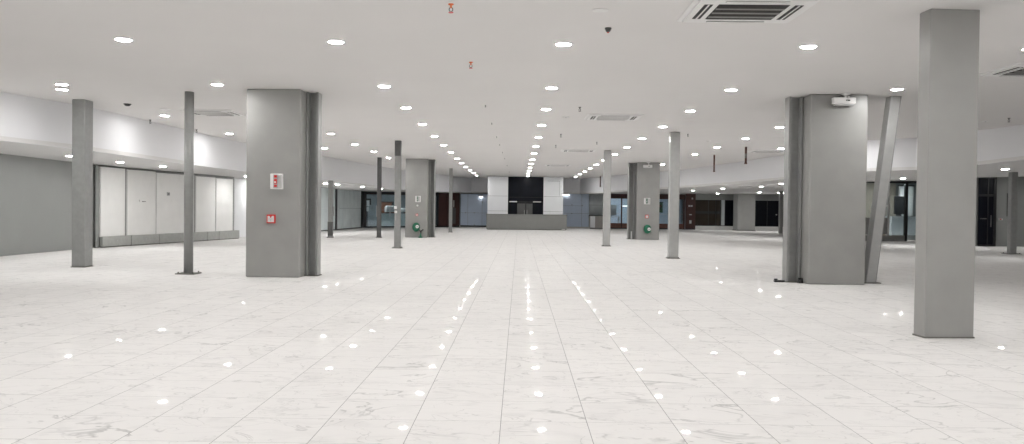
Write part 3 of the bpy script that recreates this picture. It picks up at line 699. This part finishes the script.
struct(MB().hexa([(21.25,38.8,0),(21.36,38.8,0),(22.32,44.7,0),(22.2,44.7,0),(21.25,38.8,3.4),(21.36,38.8,3.4),(22.32,44.7,3.4),(22.2,44.7,3.4)]).build('wall_right_return', 'greywall'))

# ------------------------------------------------------------------ ceiling fittings
def make_light(kind='lamp'):
    t = thing('ceiling_downlight', (0, 0, 0), 'x', 'downlight')
    r = .108
    MB().lathe([(r, -.0005), (r+.022, -.0005), (r+.022, -.010), (r+.006, -.016), (r, -.012), (r, -.0005)], T((0, 0, 0)), 32).build('trim_ring', 'whiteplastic', t)
    MB().lathe([(r*.99, -.001), (r*.99, -.012), (r*.93, -.018), (r*.6, -.021)], T((0, 0, 0)), 32).build('diffuser', kind, t)
    return t
proto = make_light(); used = [False]
ordw = ['first', 'second', 'third', 'fourth', 'fifth', 'sixth', 'seventh', 'eighth', 'ninth', 'tenth', 'eleventh', 'twelfth', 'thirteenth', 'fourteenth', 'fifteenth', 'sixteenth', 'seventeenth', 'eighteenth']
def light(x, y, z, label, group):
    o = proto if not used[0] else copy_tree(proto)
    used[0] = True
    o.location = (x, y, z); tag(o, label, 'downlight', group)
    return o
YS = [12.19, 16.6, 20.15, 24.0, 28.0, 32.0, 36.05, 40.5, 44.5, 48.5, 52.5, 56.8, 61.0]
def xl(y): return -2.72-.42*min(1, max(0, (y-16)/30))
rows = {
    'row left of centre': [(xl(y), y) for y in YS],
    'centre row leading to the dark doorway': [(.62, y) for y in YS],
    'row right of centre': [(4.2 if y < 18 else 4.12, y) for y in YS],
    'row crossing above the right foreground pillar': [(7.45, 12.2), (7.36, 16.3), (7.42, 23.8), (7.48, 27.6), (7.46, 31.5), (7.47, 35.5), (7.5, 39.5), (7.52, 43.7), (7.5, 47.6)],
    'row crossing above the left foreground pillar': [(-5.85, 12.18), (-6.08, 16.6), (-6.15, 20.2), (-6.2, 24), (-6.28, 27.5), (-6.38, 32.05), (-6.36, 36.1), (-6.4, 40.4)],
    'row beside the left bulkhead': [(-9.32, 16.8), (-9.73, 17.54), (-9.67, 22.5), (-9.8, 27.9), (-8.09, 34.3)],
}
for rn, pts in rows.items():
    for k, (x, y) in enumerate(pts):
        light(x, y, H, f'lit ceiling downlight, {ordw[k]} from the viewer, {rn}', 'downlights in the main ceiling')
light(9.98, 31.8, H, 'lit round ceiling downlight right of the two hanging pipes', 'downlights in the main ceiling')
light(10.7, 27.2, H, 'lit round ceiling downlight hidden behind the right foreground pillar', 'downlights in the main ceiling')
# the same grid carries on overhead and behind the viewer
for j, y in enumerate((8.0, 4.0, 0.0, -4.0)):
    for i, x in enumerate((-9.4, -5.9, -2.72, .62, 4.2, 7.5, 10.9)):
        light(x, y, H, f'ceiling downlight above the viewer, {ordw[j]} cross row, {ordw[i]} from the left', 'downlights above the viewer')
S_ = [(-12.65, 23.23, 'over the grey wall beside the box column'), (-12.56, 25.95, 'over the first pale panel'), (-12.18, 28.22, 'over the third pale panel'), (-11.85, 35.9, 'over the last pale panel'),
      (-10.14, 43.23, 'hugging the left foreground pillar edge'), (-9.79, 44.49, 'right of the short slim column'), (-8.99, 47.4, 'over the left glass partition'), (-8.42, 50.3, 'over the brown board of the left shop'),
      (11.52, 55.12, 'right of the mahogany shop'), (12.4, 50.64, 'over the dark bronze shop window'), (13.39, 45.99, 'above the plain square pillar, nearer one'), (17.3, 59.9, 'above the plain square pillar, farther one'),
      (18.95, 60.75, 'at the farthest slim column'), (13.69, 43.52, 'brushing the left edge of the right foreground pillar'), (16.62, 37.58, 'just behind the leaning beam'), (16.27, 27.94, 'beside the right edge column top'),
      (-12.9, 19.6, 'over the grey wall at the left edge'), (-12.9, 15.5, 'added over the grey wall outside the view'), (-12.9, 10, 'added over the near grey wall outside the view'), (16.8, 20, 'added over the right aisle outside the view'), (19.2, 36.0, 'added before the black entrance, hidden behind the near column'), (23.0, 36.6, 'added before the grey wall outside the view'), (20, 26, 'added over the far right aisle outside the view'), (-12.35, 39.6, 'added out of sight behind the left foreground pillar'), (17, 13, 'added over the near right aisle outside the view'), (17, 7, 'added over the nearest right aisle outside the view'), (*SL(1.3, -.42), 'inside the black framed shop, left'), (*SL(3.6, -.45), 'added inside the black framed shop, middle'), (*SL(5.6, -.6), 'added inside the black framed shop, right'), (8.0, 68.0, 'added inside the mahogany shop, left'), (10.6, 68.0, 'added inside the mahogany shop, right'), (*SF(.7, -.7), 'added inside the glazed office, left'), (*SF(2.0, -.6), 'added inside the glazed office, middle'), (*SF(3.2, -.7), 'added inside the glazed office, right'), (20.0, 63, 'before the wide black shop window'), (15.2, 63.6, 'before the dark bronze shop window'), (17.5, 38, 'added out of sight behind the near rectangular column')]  # downlights labelled added are unseen ones put in to brighten walls and interiors
for x, y, w in S_:
    light(x, y, soffit_z(x, y)-.001, f'lit round soffit downlight {w}', 'downlights in the lower soffit')
t = make_light('offlamp'); t.location = (-9.02, 21.0, H); tag(t, 'unlit white disc beside the lit downlight near the left bulkhead', 'downlight')

def cassette(slat='slat', back='dark'):
    t = thing('air_conditioner', (0, 0, 0), 'x', 'air conditioner', 'ceiling cassette air conditioners')
    w, d = .715, .63
    MB().hexa([(-w, -d, -.012), (w, -d, -.012), (w, d, -.012), (-w, d, -.012), (-w, -d, 0), (w, -d, 0), (w, d, 0), (-w, d, 0)]).box(-w+.06, w-.06, -d+.06, d-.06, -.035, -.012).build('panel', 'whiteplastic', t, bevel=.008)
    g = MB().box(-.41, .41, -.37, .36, -.0385, -.035).build('grille', back, t)
    m = MB()
    for k in range(18):
        y = -.36+.04*k; m.hexa([(-.40, y, -.046), (.40, y, -.046), (.40, y+.022, -.040), (-.40, y+.022, -.040), (-.40, y+.004, -.049), (.40, y+.004, -.049), (.40, y+.026, -.042), (-.40, y+.026, -.042)])
    m.build('slats', slat, g)
    m = MB()
    for y in (-.19, .01, .21): m.box(-.405, .405, y-.008, y+.008, -.052, -.040)
    m.build('grille_rails', 'rail', g)
    for k in range(4):
        if k < 2:
            sx = -1 if k == 0 else 1
            o = MB().box(min(sx*.475, sx*.575), max(sx*.475, sx*.575), -.36, .36, -.0375, -.035).build('air_slot', 'dark', t)
            MB().box(min(sx*.517, sx*.532), max(sx*.517, sx*.532), -.36, .36, -.046, -.0375).build('vane', 'whiteplastic', o)
        else:
            sy = -1 if k == 2 else 1
            o = MB().box(-.36, .36, min(sy*.47, sy*.53), max(sy*.47, sy*.53), -.0375, -.035).build('air_slot', 'dark', t)
            MB().box(-.355, .355, min(sy*.482, sy*.522), max(sy*.482, sy*.522), -.048, -.0375).build('vane', 'whiteplastic', o)
    return t
ac = cassette(); ac_pale = cassette('panel', 'rail'); fresh = {0: ac, 1: ac_pale}
for k, (x, y, lb) in enumerate(((2.70, 10.03, 'large white ceiling air conditioner cassette nearest the viewer, top right of centre'), (2.42, 21.65, 'white ceiling air conditioner second from the viewer, right of the centre lights'),
                   (2.40, 34.0, 'white ceiling air conditioner third from the viewer, right of the centre lights'), (2.1, 45.5, 'small far white ceiling air conditioner, fourth along the centre lights'),
                   (-8.0, 21.6, 'white ceiling air conditioner behind the round pipe column'), (9.9, 33.2, 'white ceiling air conditioner right of the two hanging pipes'), (8.65, 13.93, 'white ceiling air conditioner cut by the right edge'))):
    o = fresh[k] if k in fresh else copy_tree(ac if k == 6 else ac_pale)
    o.location = (x, y, H); tag(o, lb, 'air conditioner', 'ceiling cassette air conditioners')
# hanging pipes
for x, y, z, r, lb in ((8.4, 35.9, 3.18, .035, 'rusty pipe stub hanging from the ceiling, left of the right-hand pair'), (8.51, 31.3, 3.275, .042, 'rusty pipe stub with pale middle hanging right of the other stub'),
                       (5.86, 60.1, 3.15, .04, 'thin dark pipe stub hanging from the ceiling above the mahogany shop')):
    t = thing('hanging_pipe', (x, y, z), lb, 'pipe', 'pipe stubs hanging from the ceiling')
    MB().lathe([(r, z), (r, H)], T((x, y, 0)), 14).build('pipe', 'rust', t)
    MB().lathe([(r*1.3, z), (r*1.3, z+.05)], T((x, y, 0)), 14).build('coupling', 'rust', t)
    if 'pale' in lb: MB().lathe([(r*1.02, H-.42), (r*1.02, H-.25)], T((x, y, 0)), 14).build('pale_sleeve', 'grout', t)
# sprinklers and detectors
def sprinkler(x, y, label, bulb='orange', s=1.):
    t = thing('sprinkler', (x, y, H), label, 'sprinkler', 'ceiling sprinklers')
    MB().lathe([(.035*s, 0), (.03*s, -.012), (.012*s, -.02), (.012*s, -.05)], T((x, y, H)), 14).build('escutcheon', 'darksteel' if bulb == 'dark' else 'orange', t)
    MB().tube([(x-.018*s, y, H-.045*s), (x-.022*s, y, H-.075*s), (x, y, H-.10*s), (x+.022*s, y, H-.075*s), (x+.018*s, y, H-.045*s)], .006*s, 6).build('frame_arms', 'darksteel', t)
    MB().lathe([(.03*s, -.105*s), (.03*s, -.098*s), (.008*s, -.095*s)], T((x, y, H)), 12).build('deflector', 'red' if bulb == 'orange' else 'darksteel', t)
sprinkler(-.84, 9.9, 'orange sprinkler head nearest the viewer, top of the ceiling left of centre')
sprinkler(-.83, 13.8, 'orange sprinkler head left of the centre lights, second from the viewer')
sprinkler(1.41, 19.7, 'dark sprinkler head left of the second air conditioner', 'dark')
sprinkler(1.32, 26.8, 'small dark sprinkler head just before the third air conditioner', 'dark')
sprinkler(1.36, 31.4, 'tiny dark sprinkler head left of the third air conditioner', 'dark')
sprinkler(2.76, 29.8, 'tiny dark sprinkler head between second and third air conditioners', 'dark', .8)
sprinkler(-10.6, 23.7, 'dark sprinkler head on the ceiling by the left bulkhead', 'dark')
sprinkler(-10.4, 26.6, 'dark sprinkler head right of the pipe column by the left bulkhead', 'dark')
sprinkler(5.31, 26.3, 'tiny dark sprinkler head right of the light grey column', 'dark', .8)
sprinkler(12.3, 21.0, 'dark sprinkler head on the ceiling at the right edge', 'dark')
for k, y in enumerate((19.2, 23.2, 27.6, 31.0, 35.2, 39.5, 46.0, 54.0)):
    sprinkler(-.82+.02*k, y+.3, f'tiny dark sprinkler head between left and centre light rows, {ordw[k]} of its line', 'dark', .5)
def detector(x, y, label, mat, r=.06, bulb=None):
    t = thing('smoke_detector', (x, y, H), label, 'detector', 'ceiling detectors')
    MB().lathe([(r, 0), (r, -.015), (r*.92, -.02)], T((x, y, H)), 24).build('base', mat, t)
    MB().lathe([(r*.8, -.02), (r*.75, -.04), (r*.4, -.055)], T((x, y, H)), 24).build('dome', mat, t)
    if bulb: MB().lathe([(.014, -.05), (.014, -.066)], T((x, y, H)), 10).build('indicator', bulb, t)
detector(1.16, 11.12, 'dark round ceiling detector with red tip, right of the nearest centre downlight', 'darksteel', .045, 'red')
detector(-9.5, 20.0, 'black round ceiling detector left of the pipe column', 'black', .09)
detector(-9.2, 44.1, 'dark detector on the ceiling near the left bulkhead, nearer one', 'darksteel', .09)
detector(-8.65, 47.0, 'dark detector on the ceiling near the left bulkhead, farther one', 'darksteel', .09)
t = thing('ceiling_speaker', (.96, 10.13, H), 'flat white round ceiling speaker left of the nearest air conditioner', 'speaker')
MB().lathe([(.095, 0), (.10, -.004), (.095, -.008)], T((.96, 10.13, H)), 28).build('rim', 'whiteplastic', t); MB().lathe([(.08, -.008), (.08, -.010)], T((.96, 10.13, H)), 28).build('grille', 'panel', t)
for x, y, lb in ((1.2, 21.8, 'small white cover disc left of the second air conditioner'), (6.52, 28.8, 'small white cover disc left of the hanging pipes'), (12.1, 21.7, 'small white cover disc at the right edge')):
    t = thing('cover_disc', (x, y, H), lb, 'cover', 'white ceiling cover discs')
    MB().lathe([(.09, 0), (.09, -.01), (.07, -.018)], T((x, y, H)), 24).build('disc', 'whiteplastic', t); MB().lathe([(.02, -.018), (.02, -.024)], T((x, y, H)), 10).build('screw_cap', 'greyplastic', t)
z = soffit_z(12.5, 46)
t = thing('slot_diffuser', (12.5, 46, z), 'dark linear air slot in the soffit above the dark shop windows', 'vent')
MB().box(12.1, 12.85, 45.7, 46.2, z-.012, z+.03).build('frame', 'rail', t, bevel=.004); MB().box(12.15, 12.8, 45.75, 46.15, z-.016, z-.012).build('slot', 'slat', t)

# ------------------------------------------------------------------ camera, world, view
cam = bpy.data.cameras.new('camera'); co = bpy.data.objects.new('camera', cam); COL.objects.link(co)
cam.sensor_fit = 'HORIZONTAL'; cam.sensor_width = 36; cam.lens = 36*828.58/1024; cam.clip_end = 300
pi_, ya_, ro_ = math.radians(.9099), math.radians(-.4823), math.radians(.6699)
# camera axes in world coordinates (x right, y depth, z up), level camera then yaw, pitch, roll
Rb = Matrix.Rotation(math.pi/2, 3, 'X')
def axes():
    def inv(u, v):   # viewing ray through image-plane offsets (u right, v down), unit depth
        c, s = math.cos(ro_), math.sin(ro_); a, b = c*u+s*v, -s*u+c*v
        X, y_, z = a, -b, 1.
        c, s = math.cos(pi_), math.sin(pi_); Yv, Z = c*y_-s*z, s*y_+c*z
        c, s = math.cos(ya_), math.sin(ya_); Xw, Zw = c*X+s*Z, -s*X+c*Z
        return Vector((Xw, Zw, Yv))
    f = inv(0, 0); r = inv(1, 0)-f; u = -(inv(0, 1)-f)
    return r.normalized(), u.normalized(), -f.normalized()
r, u, b = axes()
co.matrix_world = Matrix(((r.x, u.x, b.x, 0), (r.y, u.y, b.y, 0), (r.z, u.z, b.z, EYE), (0, 0, 0, 1)))
SC.camera = co
w = bpy.data.worlds.new('world'); SC.world = w; w.use_nodes = True
w.node_tree.nodes['Background'].inputs['Color'].default_value = (.6, .65, .7, 1)
w.node_tree.nodes['Background'].inputs['Strength'].default_value = .2
vs = SC.view_settings
vs.view_transform = 'Standard'; vs.look = 'None'; vs.gamma = 1; vs.use_curve_mapping = False; vs.exposure = 0.
